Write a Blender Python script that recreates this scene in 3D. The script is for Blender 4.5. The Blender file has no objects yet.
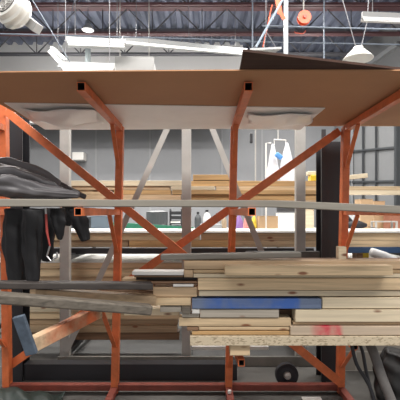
import bpy, bmesh, math, random
from mathutils import Vector, Matrix
random.seed(7)
S = bpy.context.scene
COL = S.collection
EYE, HOR, F = 1.62, 213.0, 400.0

def P(px, py, Y):
    """a point seen at px,py standing Y metres away"""
    return Vector(((px - 200) * Y / F, Y, EYE - (py - HOR) * Y / F))

# ------------------------------------------------------------------ materials
MATS = {}
def newmat(name):
    m = bpy.data.materials.new(name); m.use_nodes = True
    nt = m.node_tree; b = nt.nodes['Principled BSDF']
    return m, nt, b

def plain(name, col, rough=.6, metal=0, emit=None, es=0, noise=.0, nscale=8, bump=0):
    if name in MATS: return MATS[name]
    m, nt, b = newmat(name)
    b.inputs['Base Color'].default_value = (*col, 1)
    b.inputs['Roughness'].default_value = rough
    b.inputs['Metallic'].default_value = metal
    if emit:
        b.inputs['Emission Color'].default_value = (*emit, 1)
        b.inputs['Emission Strength'].default_value = es
    if noise or bump:
        tc = nt.nodes.new('ShaderNodeTexCoord'); n = nt.nodes.new('ShaderNodeTexNoise')
        n.inputs['Scale'].default_value = nscale; n.inputs['Detail'].default_value = 6
        n.inputs['Roughness'].default_value = .65
        nt.links.new(tc.outputs['Object'], n.inputs['Vector'])
        if noise:
            r = nt.nodes.new('ShaderNodeValToRGB')
            r.color_ramp.elements[0].position = .3; r.color_ramp.elements[1].position = .7
            r.color_ramp.elements[0].color = (*[c * (1 - noise) for c in col], 1)
            r.color_ramp.elements[1].color = (*[min(1, c * (1 + noise)) for c in col], 1)
            nt.links.new(n.outputs['Fac'], r.inputs['Fac'])
            nt.links.new(r.outputs['Color'], b.inputs['Base Color'])
        if bump:
            bp = nt.nodes.new('ShaderNodeBump'); bp.inputs['Strength'].default_value = bump
            nt.links.new(n.outputs['Fac'], bp.inputs['Height']); nt.links.new(bp.outputs['Normal'], b.inputs['Normal'])
    MATS[name] = m
    return m

def wood(name, col, dark=.62, knots=True, gscale=1.0, rough=.65, paint=None):
    """sawn timber, grain along x; paint = (colour, x0, x1) a sprayed patch in object x"""
    if name in MATS: return MATS[name]
    m, nt, b = newmat(name); L = nt.links.new; N = nt.nodes.new
    tc = N('ShaderNodeTexCoord'); oi = N('ShaderNodeObjectInfo')
    ad = N('ShaderNodeVectorMath'); ad.operation = 'ADD'
    sc = N('ShaderNodeVectorMath'); sc.operation = 'SCALE'; sc.inputs['Scale'].default_value = 37.
    cb = N('ShaderNodeCombineXYZ'); L(oi.outputs['Random'], cb.inputs[0]); L(oi.outputs['Random'], cb.inputs[1]); L(oi.outputs['Random'], cb.inputs[2])
    L(cb.outputs[0], sc.inputs[0]); L(tc.outputs['Object'], ad.inputs[0]); L(sc.outputs[0], ad.inputs[1])
    mp = N('ShaderNodeMapping'); mp.inputs['Scale'].default_value = (1.6 * gscale, 34 * gscale, 34 * gscale)
    L(ad.outputs[0], mp.inputs['Vector'])
    n = N('ShaderNodeTexNoise'); n.inputs['Scale'].default_value = 1.; n.inputs['Detail'].default_value = 5
    n.inputs['Distortion'].default_value = .6; L(mp.outputs[0], n.inputs['Vector'])
    r = N('ShaderNodeValToRGB'); e = r.color_ramp.elements
    e[0].position = .28; e[0].color = (*[c * dark for c in col], 1)
    e[1].position = .62; e[1].color = (*col, 1)
    L(n.outputs['Fac'], r.inputs['Fac'])
    # board to board tone
    hsv = N('ShaderNodeHueSaturation'); mr = N('ShaderNodeMapRange')
    mr.inputs['To Min'].default_value = .82; mr.inputs['To Max'].default_value = 1.12
    L(oi.outputs['Random'], mr.inputs['Value']); L(mr.outputs[0], hsv.inputs['Value']); L(r.outputs['Color'], hsv.inputs['Color'])
    out = hsv.outputs['Color']
    if knots:
        mp2 = N('ShaderNodeMapping'); mp2.inputs['Scale'].default_value = (3.2, 9, 9); L(ad.outputs[0], mp2.inputs['Vector'])
        v = N('ShaderNodeTexVoronoi'); v.inputs['Scale'].default_value = 1.; L(mp2.outputs[0], v.inputs['Vector'])
        k = N('ShaderNodeMapRange'); k.inputs['From Min'].default_value = .07; k.inputs['From Max'].default_value = .14
        k.inputs['To Min'].default_value = .9; k.inputs['To Max'].default_value = 0
        L(v.outputs['Distance'], k.inputs['Value'])
        mx = N('ShaderNodeMix'); mx.data_type = 'RGBA'; L(k.outputs[0], mx.inputs['Factor'])
        L(out, mx.inputs['A']); mx.inputs['B'].default_value = (.20, .06, .022, 1); out = mx.outputs['Result']
    if paint:
        pc, x0, x1 = paint
        sx = N('ShaderNodeSeparateXYZ'); L(tc.outputs['Object'], sx.inputs[0])
        n2 = N('ShaderNodeTexNoise'); n2.inputs['Scale'].default_value = 7; n2.inputs['Detail'].default_value = 4; L(tc.outputs['Object'], n2.inputs['Vector'])
        a = N('ShaderNodeMapRange'); a.inputs['From Min'].default_value = x0; a.inputs['From Max'].default_value = x0 + .12; L(sx.outputs[0], a.inputs['Value'])
        c2 = N('ShaderNodeMapRange'); c2.inputs['From Min'].default_value = x1; c2.inputs['From Max'].default_value = x1 - .03; L(sx.outputs[0], c2.inputs['Value'])
        mu = N('ShaderNodeMath'); mu.operation = 'MULTIPLY'; L(a.outputs[0], mu.inputs[0]); L(c2.outputs[0], mu.inputs[1])
        nm = N('ShaderNodeMapRange'); nm.inputs['From Min'].default_value = .40; nm.inputs['From Max'].default_value = .6; nm.inputs['To Min'].default_value = .35; L(n2.outputs['Fac'], nm.inputs['Value'])
        mu2 = N('ShaderNodeMath'); mu2.operation = 'MULTIPLY'; L(mu.outputs[0], mu2.inputs[0]); L(nm.outputs[0], mu2.inputs[1])
        mx = N('ShaderNodeMix'); mx.data_type = 'RGBA'; L(mu2.outputs[0], mx.inputs['Factor'])
        L(out, mx.inputs['A']); mx.inputs['B'].default_value = (*pc, 1); out = mx.outputs['Result']
    L(out, b.inputs['Base Color'])
    b.inputs['Roughness'].default_value = rough
    bp = N('ShaderNodeBump'); bp.inputs['Strength'].default_value = .15; L(n.outputs['Fac'], bp.inputs['Height']); L(bp.outputs['Normal'], b.inputs['Normal'])
    MATS[name] = m
    return m

ORANGE = plain('orange_paint', (.62, .155, .05), .5, noise=.22, nscale=9, bump=.05)
SHADED_RED = plain('shaded_red_paint', (.20, .042, .026), .6, noise=.25, nscale=9, bump=.05)  # rack paint darkened to imitate the shade near the floor
W = dict(
    pine=wood('pine_wood', (.80, .60, .37)),
    pale=wood('pale_pine_wood', (.78, .66, .47), dark=.78),
    tan=wood('tan_wood', (.62, .44, .27)),
    brown=wood('brown_wood', (.30, .175, .10)),
    amber=wood('amber_wood', (.58, .36, .16)),
    grey=wood('weathered_grey_wood', (.17, .145, .115), dark=.45, gscale=1.5),
    dirty=wood('dirty_grey_wood', (.20, .185, .16), dark=.5, knots=False),
    mid=wood('silvery_wood', (.47, .42, .35), dark=.7, gscale=.8),
    dark=wood('dark_stained_wood', (.055, .045, .04), dark=.5, knots=False),
    blue=wood('blue_stained_wood', (.20, .26, .40), dark=.7, knots=False, paint=((.05, .13, .42), -.40, .32)),
    bluegrey=plain('blue_grey_paint', (.075, .10, .135), .8, noise=.35, nscale=14, bump=.2),
    red=wood('red_marked_pine', (.68, .54, .40), dark=.8, knots=False, paint=((.62, .02, .06), -.40, -.15)),
    orange=wood('orange_painted_wood', (.60, .45, .29), knots=False, paint=((.52, .12, .04), .03, .30)),
    white=plain('white_laminate', (.78, .76, .72), .5, noise=.06, nscale=3),
    ply=wood('plywood', (.66, .50, .33), dark=.8),
)
def osb():
    m, nt, b = newmat('chipboard'); N = nt.nodes.new; L = nt.links.new
    tc = N('ShaderNodeTexCoord'); mp = N('ShaderNodeMapping'); mp.inputs['Scale'].default_value = (55, 80, 120); L(tc.outputs['Object'], mp.inputs['Vector'])
    v = N('ShaderNodeTexVoronoi'); v.inputs['Scale'].default_value = 1; L(mp.outputs[0], v.inputs['Vector'])
    r = N('ShaderNodeValToRGB'); e = r.color_ramp.elements
    e[0].position = .1; e[0].color = (.38, .30, .20, 1); e[1].position = .35; e[1].color = (.62, .52, .37, 1)
    sx = N('ShaderNodeSeparateColor'); L(v.outputs['Color'], sx.inputs[0]); L(sx.outputs[0], r.inputs['Fac'])
    L(r.outputs['Color'], b.inputs['Base Color']); b.inputs['Roughness'].default_value = .8
    return m
W['osb'] = osb()

# ------------------------------------------------------------------ mesh helpers
def add_bar(bm, p0, p1, w, h, up=(0, 0, 1), hollow=0, cap0=True, cap1=True):
    """bar of width w (sideways) and height h (along up) from p0 to p1"""
    p0 = Vector(p0); p1 = Vector(p1); d = (p1 - p0).normalized(); up = Vector(up)
    s = d.cross(up)
    if s.length < 1e-4: s = d.cross(Vector((1, 0, 0)))
    s.normalize(); u = s.cross(d).normalized()
    def ring(p, w, h):
        return [bm.verts.new(p + s * (a * w / 2) + u * (b * h / 2)) for a, b in ((-1, -1), (1, -1), (1, 1), (-1, 1))]
    A = ring(p0, w, h); B = ring(p1, w, h)
    for i in range(4):
        j = (i + 1) % 4; bm.faces.new((A[i], A[j], B[j], B[i]))
    if hollow:
        C = ring(p0, w - 2 * hollow, h - 2 * hollow); D = ring(p1, w - 2 * hollow, h - 2 * hollow)
        for i in range(4):
            j = (i + 1) % 4
            bm.faces.new((C[j], C[i], D[i], D[j])).material_index = 1; bm.faces.new((A[j], A[i], C[i], C[j])); bm.faces.new((B[i], B[j], D[j], D[i]))
    else:
        bm.faces.new(A[::-1]); bm.faces.new(B)

def add_box(bm, lo, hi):
    x0, y0, z0 = lo; x1, y1, z1 = hi
    v = [bm.verts.new(c) for c in ((x0, y0, z0), (x1, y0, z0), (x1, y1, z0), (x0, y1, z0), (x0, y0, z1), (x1, y0, z1), (x1, y1, z1), (x0, y1, z1))]
    for f in ((3, 2, 1, 0), (4, 5, 6, 7), (0, 1, 5, 4), (1, 2, 6, 5), (2, 3, 7, 6), (3, 0, 4, 7)): bm.faces.new([v[i] for i in f])

def add_tube(bm, pts, rad, n=8, caps=True):
    pts = [Vector(p) for p in pts]; rings = []
    rads = rad if isinstance(rad, (list, tuple)) else [rad] * len(pts)
    prev = None
    for i, p in enumerate(pts):
        d = (pts[min(i + 1, len(pts) - 1)] - pts[max(i - 1, 0)]).normalized()
        if prev is None:
            s = d.cross(Vector((0, 0, 1)))
            if s.length < .05: s = d.cross(Vector((1, 0, 0)))
        else: s = prev - d * prev.dot(d)
        s.normalize(); prev = s; u = d.cross(s)
        rings.append([bm.verts.new(p + (s * math.cos(2 * math.pi * k / n) + u * math.sin(2 * math.pi * k / n)) * rads[i]) for k in range(n)])
    for a, b in zip(rings, rings[1:]):
        for k in range(n):
            j = (k + 1) % n; bm.faces.new((a[k], a[j], b[j], b[k]))
    if caps: bm.faces.new(rings[0][::-1]); bm.faces.new(rings[-1])

def add_lathe(bm, c, prof, axis=(0, 0, 1), n=24):
    """prof = [(radius, height)...] turned round axis through c"""
    q = Vector((0, 0, 1)).rotation_difference(Vector(axis)); c = Vector(c); rings = []
    for r, h in prof:
        rings.append([bm.verts.new(c + q @ Vector((max(r, .0005) * math.cos(2 * math.pi * k / n), max(r, .0005) * math.sin(2 * math.pi * k / n), h))) for k in range(n)])
    for a, b in zip(rings, rings[1:]):
        for k in range(n):
            j = (k + 1) % n; bm.faces.new((a[k], a[j], b[j], b[k]))
    bm.faces.new(rings[0][::-1]); bm.faces.new(rings[-1])

def add_sheet(bm, pts, th):
    """slab under the four (or more) top points"""
    top = [bm.verts.new(p) for p in pts]; bot = [bm.verts.new(Vector(p) - Vector((0, 0, th))) for p in pts]
    n = len(pts); bm.faces.new(top); bm.faces.new(bot[::-1])
    for i in range(n):
        j = (i + 1) % n; bm.faces.new((top[i], bot[i], bot[j], top[j]))

def obj(name, bm, mat, parent=None, smooth=False, bevel=0, origin=None):
    bmesh.ops.recalc_face_normals(bm, faces=bm.faces)
    me = bpy.data.meshes.new(name)
    if parent is not None: o0 = parent.location.copy()
    elif origin is not None: o0 = Vector(origin)
    else:
        xs = [v.co for v in bm.verts]
        o0 = Vector((sum(v.x for v in xs) / len(xs), sum(v.y for v in xs) / len(xs), min(v.z for v in xs)))
    bmesh.ops.translate(bm, verts=bm.verts, vec=-o0)
    bm.to_mesh(me); bm.free()
    o = bpy.data.objects.new(name, me); COL.objects.link(o)
    if parent is None: o.location = o0
    else: o.parent = parent
    me.materials.append(mat)
    if smooth:
        for p in me.polygons: p.use_smooth = True
    if bevel:
        b = o.modifiers.new('bevel', 'BEVEL'); b.width = bevel; b.segments = 2; b.limit_method = 'ANGLE'
    return o

def part2(name, bm, mat, parentpart, **k):
    """sub-part: parent part sits at its thing's origin"""
    th = parentpart.parent; o = obj(name, bm, mat, th, **k); o.parent = parentpart
    return o

def tag(o, label=None, cat=None, group=None, kind=None):
    if label: o['label'] = label
    if cat: o['category'] = cat
    if group: o['group'] = group
    if kind: o['kind'] = kind
    return o

def thing(name, label, cat, loc, group=None):
    o = bpy.data.objects.new(name, None); COL.objects.link(o); o.location = loc; o.empty_display_size = .1
    return tag(o, label, cat, group)

def B(): return bmesh.new()
def bar(name, p0, p1, w, h, mat, parent=None, **k):
    hk = {q: k.pop(q) for q in ('up', 'hollow') if q in k}
    bm = B(); add_bar(bm, p0, p1, w, h, **hk); return obj(name, bm, mat, parent, **k)
def box(name, lo, hi, mat, parent=None, **k):
    bm = B(); add_box(bm, lo, hi); return obj(name, bm, mat, parent, **k)

# ------------------------------------------------------------------ the room
XL, XR, YN, YB, ZC = -7.5, 6.6, -5.0, 13.3, 6.62
fl = plain('concrete_floor', (.095, .092, .085), .55, noise=.3, nscale=2.2, bump=.05)
tag(box('floor', (XL, YN, -.2), (XR, YB, 0), fl), kind='structure')
wallm = plain('grey_wall_paint', (.25, .255, .265), .8, noise=.05, nscale=1.5)
lightm = plain('pale_wall_panel', (.20, .205, .21), .8, noise=.05, nscale=2)
bw = box('wall_back', (XL, YB, 0), (XR, YB + .2, ZC + .4), wallm); tag(bw, kind='structure')
tag(box('wall_left', (XL - .2, YN, 0), (XL, YB, ZC + .4), wallm), kind='structure')
# block wall stub low on the right
# right wall, slightly turned
bm = B(); p = [Vector((4.46, 13.25, 0)), Vector((5.2, 10.4, 0)), Vector((6.5, 5.2, 0)), Vector((6.9, 5.2, 0)), Vector((6.9, 13.25, 0))]
top = [bm.verts.new(v + Vector((0, 0, ZC + .3))) for v in p]; bot = [bm.verts.new(v) for v in p]
bm.faces.new(top); bm.faces.new(bot[::-1])
for i in range(5):
    j = (i + 1) % 5; bm.faces.new((bot[i], bot[j], top[j], top[i]))
wr = obj('wall_right', bm, lightm, origin=(0, 0, 0)); tag(wr, kind='structure')
# sloping trim line on the right wall and the window bars
dk = plain('dark_window_bar', (.05, .055, .06), .5)
bm = B()
a = P(376, 62, 11.2)
def rw(px, z):   # point just in front of the right wall at column px
    # wall line through (4.46,13.25)-(5.2,10.4)-(6.5,5.2)
    k = (px - 200) / F
    x0, y0, x1, y1 = 4.46, 13.25, 5.2, 10.4
    t = (k * y0 - x0) / ((x1 - x0) - k * (y1 - y0))
    if t > 1:
        x0, y0, x1, y1 = 5.2, 10.4, 6.5, 5.2
        t = (k * y0 - x0) / ((x1 - x0) - k * (y1 - y0))
    return Vector((x0 + t * (x1 - x0) - .05, y0 + t * (y1 - y0) - .05, z))
def rwp(px, py):
    q = rw(px, 0); q.z = EYE - (py - HOR) * q.y / F; return q
wn = thing('window_1', None, None, rw(370, .6)); tag(wn, kind='structure')
bm = B()
for px in (364, 377): add_bar(bm, rwp(px, 118), rwp(px, 236), .04, .05, up=(1, 0, 0))
for py0, py1 in ((152, 147), (182, 181), (212, 216)): add_bar(bm, rwp(345, py0), rwp(399, py1), .05, .05)
obj('window_frame', bm, dk, wn)
bm = B(); add_bar(bm, rwp(353, 236), rwp(353, 105), .05, .05, up=(1, 0, 0)); obj('window_frame', bm, plain('grey_trim', (.30, .31, .32), .6), wn)
tag(bar('trim_1', rwp(345, 82), rwp(399, 44), .10, .12, plain('grey_trim', (.30, .31, .32), .6)), kind='structure')
tag(bar('trim_2', rwp(398, 120), rwp(398, 236), .12, .1, dk, up=(1, 0, 0)), kind='structure')
# pale upper wall bulkhead on the left
bm = B(); xb = P(243, 0, 11.9).x
add_box(bm, (XL, 11.9, 4.3), (xb, 12.1, ZC + .3))
tag(obj('wall_upper', bm, plain('upper_wall_panel', (.75, .75, .74), .8)), kind='structure')
bm = B()
for z in (5.42, 5.0, 4.75): add_box(bm, (XL, 11.82, z), (xb, 11.9, z + .05))
tag(obj('trim_3', bm, plain('grey_trim', (.30, .31, .32), .6)), kind='structure')
# seams in the back wall
bm = B()
for px in (66, 96, 150, 222, 262, 300): 
    x = P(px, 0, YB).x; add_box(bm, (x - .03, YB - .02, 0), (x + .03, YB, ZC))
tag(obj('trim_4', bm, plain('seam_grey', (.30, .305, .31), .8)), kind='structure')
# corrugated roof deck: ribs run away from the camera
bm = B(); pitch = .30; n = int((XR + .6 - XL) / pitch)
prof = []
for i in range(n):
    x = XL + i * pitch
    prof += [(x, 0), (x + .11, 0), (x + .15, .09), (x + .26, .09)]
prof.append((XL + n * pitch, 0))
for (xa, za), (xb_, zb) in zip(prof, prof[1:]):
    q = [bm.verts.new(c) for c in ((xa, YN, ZC + za), (xb_, YN, ZC + zb), (xb_, YB, ZC + zb), (xa, YB, ZC + za))]
    bm.faces.new(q)
for v0 in ((XL, ZC + .2),):
    add_box(bm, (XL, YN, ZC + .2), (XR + .4, YB, ZC + .3))
bmesh.ops.remove_doubles(bm, verts=bm.verts, dist=1e-4)
deck = obj('ceiling', bm, plain('blue_grey_steel_deck', (.17, .19, .255), .55, noise=.25, nscale=1.2)); tag(deck, kind='structure')
# open web roof joists
jm = plain('red_oxide_steel', (.13, .06, .065), .6); gm = plain('dark_grey_steel', (.09, .09, .10), .6)
for k, (Y, zb, mat) in enumerate(((8.35, 5.93, jm), (9.66, 5.92, jm), (10.9, 5.92, gm), (6.9, 5.93, jm), (12.5, 5.92, gm))):
    t = thing('roof_joist', None, None, (0, Y, zb)); tag(t, kind='structure')
    x0 = XL + .05; x1 = 4.4 if Y > 10 else 5.1 + (9.66 - Y) * .25
    bm = B()
    for s in (-.045, .045): add_box(bm, (x0, Y + s - .03, zb), (x1, Y + s + .03, zb + .05)); 
    obj('bottom_chord', bm, mat, t)
    bm = B(); add_box(bm, (x0, Y - .07, ZC - .09), (x1, Y + .07, ZC - .015)); obj('top_chord', bm, mat, t)
    bm = B(); x = x0 + .3 * k
    while x < x1 - 1.2:
        add_tube(bm, [(x, Y, zb + .03), (x + .6, Y, ZC - .06), (x + 1.2, Y, zb + .03)], .018, 6); x += 1.2
        add_tube(bm, [(x, Y, zb + .03), (x, Y, ZC - .06)], .012, 6)
    obj('web', bm, gm, t)

# ------------------------------------------------------------------ the orange rack
def bx_(px0, px1, py0, py1, Y, d, mat, name, parent=None, **k):
    a = P(px0, py1, Y); b = P(px1, py0, Y)
    return box(name, (a.x, Y, a.z), (b.x, Y + d, b.z), mat, parent, **k)

RY = 3.6
rack = thing('storage_rack', 'orange steel cantilever rack with four posts, crossed braces and hollow arms', 'rack', (0, RY, 0))
tops = [(4, 118), (120.5, 118), (234.5, 118), (346, 118)]
bots = [(7.5, 388), (115, 388), (228.5, 388), (340, 388)]
PW = .062
posts = []
def postx(i, py):
    (a, b), (c, d) = tops[i], bots[i]; return a + (c - a) * (py - b) / (d - b)
for i in range(4):
    zt = 2.60 if i == 0 else 2.395; pt = HOR - (zt - EYE) * F / RY; pb = HOR + EYE * F / RY - 1
    p0 = P(postx(i, pb), pb, RY); p1 = P(postx(i, pt), pt, RY)
    bm = B(); add_bar(bm, p0, p1, PW, .075, up=(0, 1, 0))
    po = obj('post', bm, ORANGE, rack, bevel=.004); posts.append(po)
# base beam, feet
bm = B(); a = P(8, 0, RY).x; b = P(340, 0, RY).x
add_box(bm, (a, RY - .03, .03), (b, RY + .03, .085)); obj('base_beam', bm, SHADED_RED, rack, bevel=.004)
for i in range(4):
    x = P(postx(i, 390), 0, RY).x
    bar('foot', (x, RY - .04, .045), (x, RY - 1.1, .03), .06, .05, SHADED_RED, rack, bevel=.004)
# crossed braces, one just behind the other
zoff = .055
def Q(px, py, dy): return P(px, py, RY + dy)
bar('diagonal_brace', Q(6, 111, -.055), Q(342, 384, -.055), .072, .02, ORANGE, rack, up=(0, 1, 0))
bar('diagonal_brace', Q(339.5, 131, .055), Q(9, 366, .055), .072, .02, ORANGE, rack, up=(0, 1, 0))
# arms: hollow square tube, open at the near end
def arm(px_near, Yn, i, z0, z1, zf=0):
    zc = (z0 + z1) / 2; pyp = HOR - (zc - EYE) * F / RY
    xp = P(postx(i, pyp), 0, RY).x; xn = (px_near - 200) * Yn / F
    o = bar('arm', (xn, Yn, zc), (xp, RY - .04, zc + zf), z1 - z0 - .003, z1 - z0, ORANGE, rack, hollow=.005)
    o.data.materials.append(plain('shaded_inner_steel', (.02, .018, .017), .7)); return o  # shade inside the open tube painted as near-black inner faces
arm(-92, 2.42, 0, 2.352, 2.406); arm(81, 2.4, 1, 2.352, 2.406); arm(248.5, 2.4, 2, 2.352, 2.406); arm(414, 2.42, 3, 2.352, 2.406)
arm(-90, 2.42, 0, 1.603, 1.652); arm(78, 2.4, 1, 1.603, 1.652); arm(252, 2.4, 2, 1.603, 1.652); arm(405, 2.56, 3, 1.603, 1.648)
arm(-64, 2.6, 0, .968, 1.015); arm(87, 2.64, 1, .968, 1.015); arm(241.5, 2.9, 2, .508, .558); arm(355, 3.25, 3, .508, .558)
def knee(i, zp, Ya, za):
    pyp = HOR - (zp - EYE) * F / RY; x = P(postx(i, pyp), 0, RY).x
    bar('knee_brace', (x, RY - .045, zp), (x, Ya, za), .034, .012, ORANGE, rack)
for i in range(4):
    knee(i, 2.02, 3.30, 2.35); knee(i, 1.27, 3.27, 1.60)
    if i > 1: knee(i, .25, 3.28, .505)
    else: knee(i, .43, 2.98, .965)

# ------------------------------------------------------------------ sheets on the top arms
hard = plain('brown_hardboard', (.48, .245, .12), .75, noise=.07, nscale=1.3)
bm = B(); zb = 2.4185
pts = [(-2.1, 2.35), (-1.1, 2.27), (.1, 2.245), (1.2, 2.245), (2.2, 2.25), (2.2, 3.68), (-1.47, 3.68), (-1.47, 2.9), (-2.1, 2.9)]
add_sheet(bm, [Vector((x, y, zb + .007)) for x, y in pts], .007)
tag(obj('hardboard_sheet', bm, hard), 'large thin brown hardboard sheet lying across the top rack arms, overhanging the front', 'sheet')
bm = B(); pts = [(.215, 2.0), (1.4, 2.33), (1.6, 3.3), (.26, 3.3)]
add_sheet(bm, [Vector((x, y, zb + .022 + .0)) for x, y in pts], .013)
tag(obj('dark_hardboard_sheet', bm, wood('dark_sheet_wood', (.085, .042, .03), knots=False, rough=.95)), 'dark brown sheet lying skewed on top of the large hardboard sheet', 'sheet')
bm = B()
pts = [(-1.41, 2.88), (.945, 3.02), (.945, 3.30), (.955, 3.8), (.2, 3.76), (-1.0, 3.80), (-1.47, 3.79)]
add_sheet(bm, [Vector((x, y, zb - .003)) for x, y in pts], .005)
ws = obj('white_sheet', bm, plain('white_panel', (.87, .86, .84), .45, noise=.05, nscale=3))
tag(ws, 'white laminated sheet under the rear half of the brown hardboard', 'sheet')
def film(name, x0, x1, y0, y1, z, seed, label, droop=.05):
    rnd = random.Random(seed); bm = B(); nx, ny = 26, 12; g = []
    for i in range(nx + 1):
        r = []
        for j in range(ny + 1):
            u, v = i / nx, j / ny
            zz = z - droop * (math.sin(u * 3.1) ** 2) * (.35 + .65 * v) - .006 * math.sin(9 * u + 5 * v) - rnd.uniform(0, .004)
            r.append(bm.verts.new((x0 + (x1 - x0) * u + .03 * math.sin(v * 5 + seed), y0 + (y1 - y0) * v + .03 * math.sin(u * 7), zz)))
        g.append(r)
    for i in range(nx):
        for j in range(ny): bm.faces.new((g[i][j], g[i + 1][j], g[i + 1][j + 1], g[i][j + 1]))
    o = obj(name, bm, plain('plastic_film', (.86, .85, .84), .3), smooth=True)
    so = o.modifiers.new('solid', 'SOLIDIFY'); so.thickness = .001
    return tag(o, label, 'plastic film')
film('plastic_film', -1.36, -.82, 2.98, 3.42, 2.400, 1, 'crumpled clear plastic film under the white sheet near the left post', .05)
film('plastic_film', .40, .93, 3.12, 3.5, 2.398, 4, 'torn plastic film hanging under the right end of the white sheet', .035)

# ------------------------------------------------------------------ long pale board on the middle arms
bm = B(); n = 24; secs = []
for i in range(n + 1):
    u = i / n; px = -20 + 440 * u; Y = 2.42
    cy = 203.2 + 1.6 * u + (6.6 * max(0, (u - .66) / .34) ** 1.1)
    cy = min(cy, 211.6); c = P(px, cy, Y)
    if cy > 204: c.z = EYE - (cy - HOR) * Y / F
    h = .048 - .006 * math.sin(u * 3)
    secs.append([bm.verts.new((c.x, Y + b * .09 + .02 * math.sin(u * 4), c.z + a * h / 2)) for a, b in ((-1, 0), (1, 0), (1, 1), (-1, 1))])
for a, b in zip(secs, secs[1:]):
    for k in range(4):
        j = (k + 1) % 4; bm.faces.new((a[k], a[j], b[j], b[k]))
bm.faces.new(secs[0]); bm.faces.new(secs[-1][::-1])
for v in bm.verts: v.co.z += .004
tag(obj('lumber_board', bm, wood('pale_grey_wood', (.29, .265, .22), dark=.7, gscale=.6), bevel=.004), 'long pale grey board lying across the middle rack arms, bowed at one end', 'board')

# ------------------------------------------------------------------ front lumber pile
def board(px0, px1, py0, py1, Y, w, label, d=.12, group=None, gap=.0012, name='lumber_board', slope=0, cat='board', zY=2.85):
    """a board whose face spans these columns and rows when seen at distance Y"""
    a = P(px0, py1, Y); b = P(px1, py0, Y); a.z = P(0, py1, zY).z; b.z = P(0, py0, zY).z; bm = B()
    add_box(bm, (a.x, Y, a.z + gap), (b.x, Y + d, b.z - gap))
    if slope:
        for v in bm.verts: v.co.z -= slope * (v.co.x - a.x)
    o = obj(name, bm, W[w] if isinstance(w, str) else w, bevel=.003, origin=((a.x + b.x) / 2, Y, a.z))
    return tag(o, label, cat, group)
YF = 2.85
G = 'boards in the front lumber pile'
front = [
 (184, 440, 261.0, 269.6, 2.86, 'tan', 'tan board topmost of the front pile, square end by the dirty plank'),
 (193.5, 440, 270, 273.6, 2.88, 'pine', 'thin yellowish board directly under the topmost tan board'),
 (184, 193, 270, 277.8, 2.86, 'tan', 'short tan offcut end tucked under the topmost tan board'),
 (193.5, 440, 274, 277.8, 2.85, 'pale', 'thin pale edge board third from the top of the front pile'),
 (198, 440, 278.2, 290.2, 2.85, 'pine', 'wide pine board in the front pile, widest above the blue board'),
 (199, 440, 290.6, 296.6, 2.86, 'pale', 'pale narrow board with brown knots just above the blue board'),
 (192, 321.5, 298.6, 308.6, 2.84, 'blue', 'blue stained board with a square end in the front pile'),
 (322.5, 440, 297.4, 308.6, 2.85, 'pale', 'pale grey-white board in line with the end of the blue board'),
 (182, 190.5, 306.3, 313, 2.82, 'grey', 'small square grey block end beside the blue board'),
 (192, 199.5, 309.2, 313.5, 2.84, 'white', 'small white block end under the blue board'),
 (200, 279, 309.3, 317.8, 2.85, 'mid', 'silvery board right under the blue board, its end by a dark gap'),
 (295.5, 440, 309.3, 321.8, 2.84, 'pale', 'wide clean pale board above the red marked board'),
 (160, 181.5, 307, 313, 2.87, 'mid', 'silvery board end just left of the small grey block'),
 (182, 199, 314, 318, 2.86, 'mid', 'thin silvery slat under the small grey block end'),
 (179, 291, 318.4, 326.8, 2.86, 'pine', 'pine board with end left of the grey rear post, above the knotty board'),
 (293, 440, 322.3, 325.4, 2.86, 'tan', 'thin tan strip on top of the red marked board'),
 (290.5, 440, 325.8, 335, 2.84, 'red', 'pale board marked with red spray paint in the front pile'),
 (187, 198.5, 327.2, 331, 2.85, 'brown', 'little brown slat end lying just above the end of the chipboard'),
 (199, 289.5, 327.2, 330.6, 2.86, 'pine', 'thin pine slat above the lowest amber board'),
 (192, 289.5, 331.2, 335, 2.85, 'amber', 'amber knotty board resting on the chipboard'),
 (153, 197, 287.6, 297.6, 2.87, 'tan', 'short tan board projecting from the pile above the yellow board'),
 (151.5, 191, 298, 306, 2.86, 'pine', 'pine board projecting just left of the blue board'),
 (136, 197, 277.8, 281.2, 2.9, 'dark', 'dark narrow strip end above the white-faced slat'),
 (173, 193.5, 284.3, 287.2, 2.86, 'white', 'small white-faced slat between the brown boards'),
 (132, 183.5, 271.2, 275.2, 2.84, 'white', 'white-edged slat projecting under the dirty plank'),
 (134, 183, 275.6, 277.4, 2.85, 'brown', 'thin brown strip under the white-edged slat'),
]
for (a, b, c, d, Y, w, lab) in front: board(a, b, c, d, Y, w, lab, group=G)
board(190, 440, 335.4, 345, 2.83, 'osb', 'thick chipboard shelf panel with a rough edge under the front lumber pile', d=.45, name='chipboard_panel', cat='panel')
board(122, 150, 281.6, 290, 2.98, 'tan', 'tan board behind the white-faced slat, ending by the orange post')
board(146, 197, 281.5, 283.9, 2.86, 'brown', 'thin brown board directly over the small white-faced slat')
board(124, 178, 313.3, 321, 3.0, 'pale', 'bright yellow-white board below the end of the grey beam')
board(66, 178, 321.5, 326, 3.75, 'brown', 'brown board with a sawn end by the grey rear post, upper of three') if 0 else None
# filler rows lying behind the front row
rows = [(262.5, 270.5), (271, 279), (280, 288), (288.6, 297), (297.5, 306), (306.5, 315), (315.5, 324), (325, 334.5)]
for i, (c, d) in enumerate(rows):
    board(214 + (i * 37) % 23, 425, c - .3, d, 3.02, ['brown', 'tan', 'pine'][i % 3], 'board in the second row of the front pile, %s from the top' % ['first', 'second', 'third', 'fourth', 'fifth', 'sixth', 'seventh', 'eighth'][i], d=.12)
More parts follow.
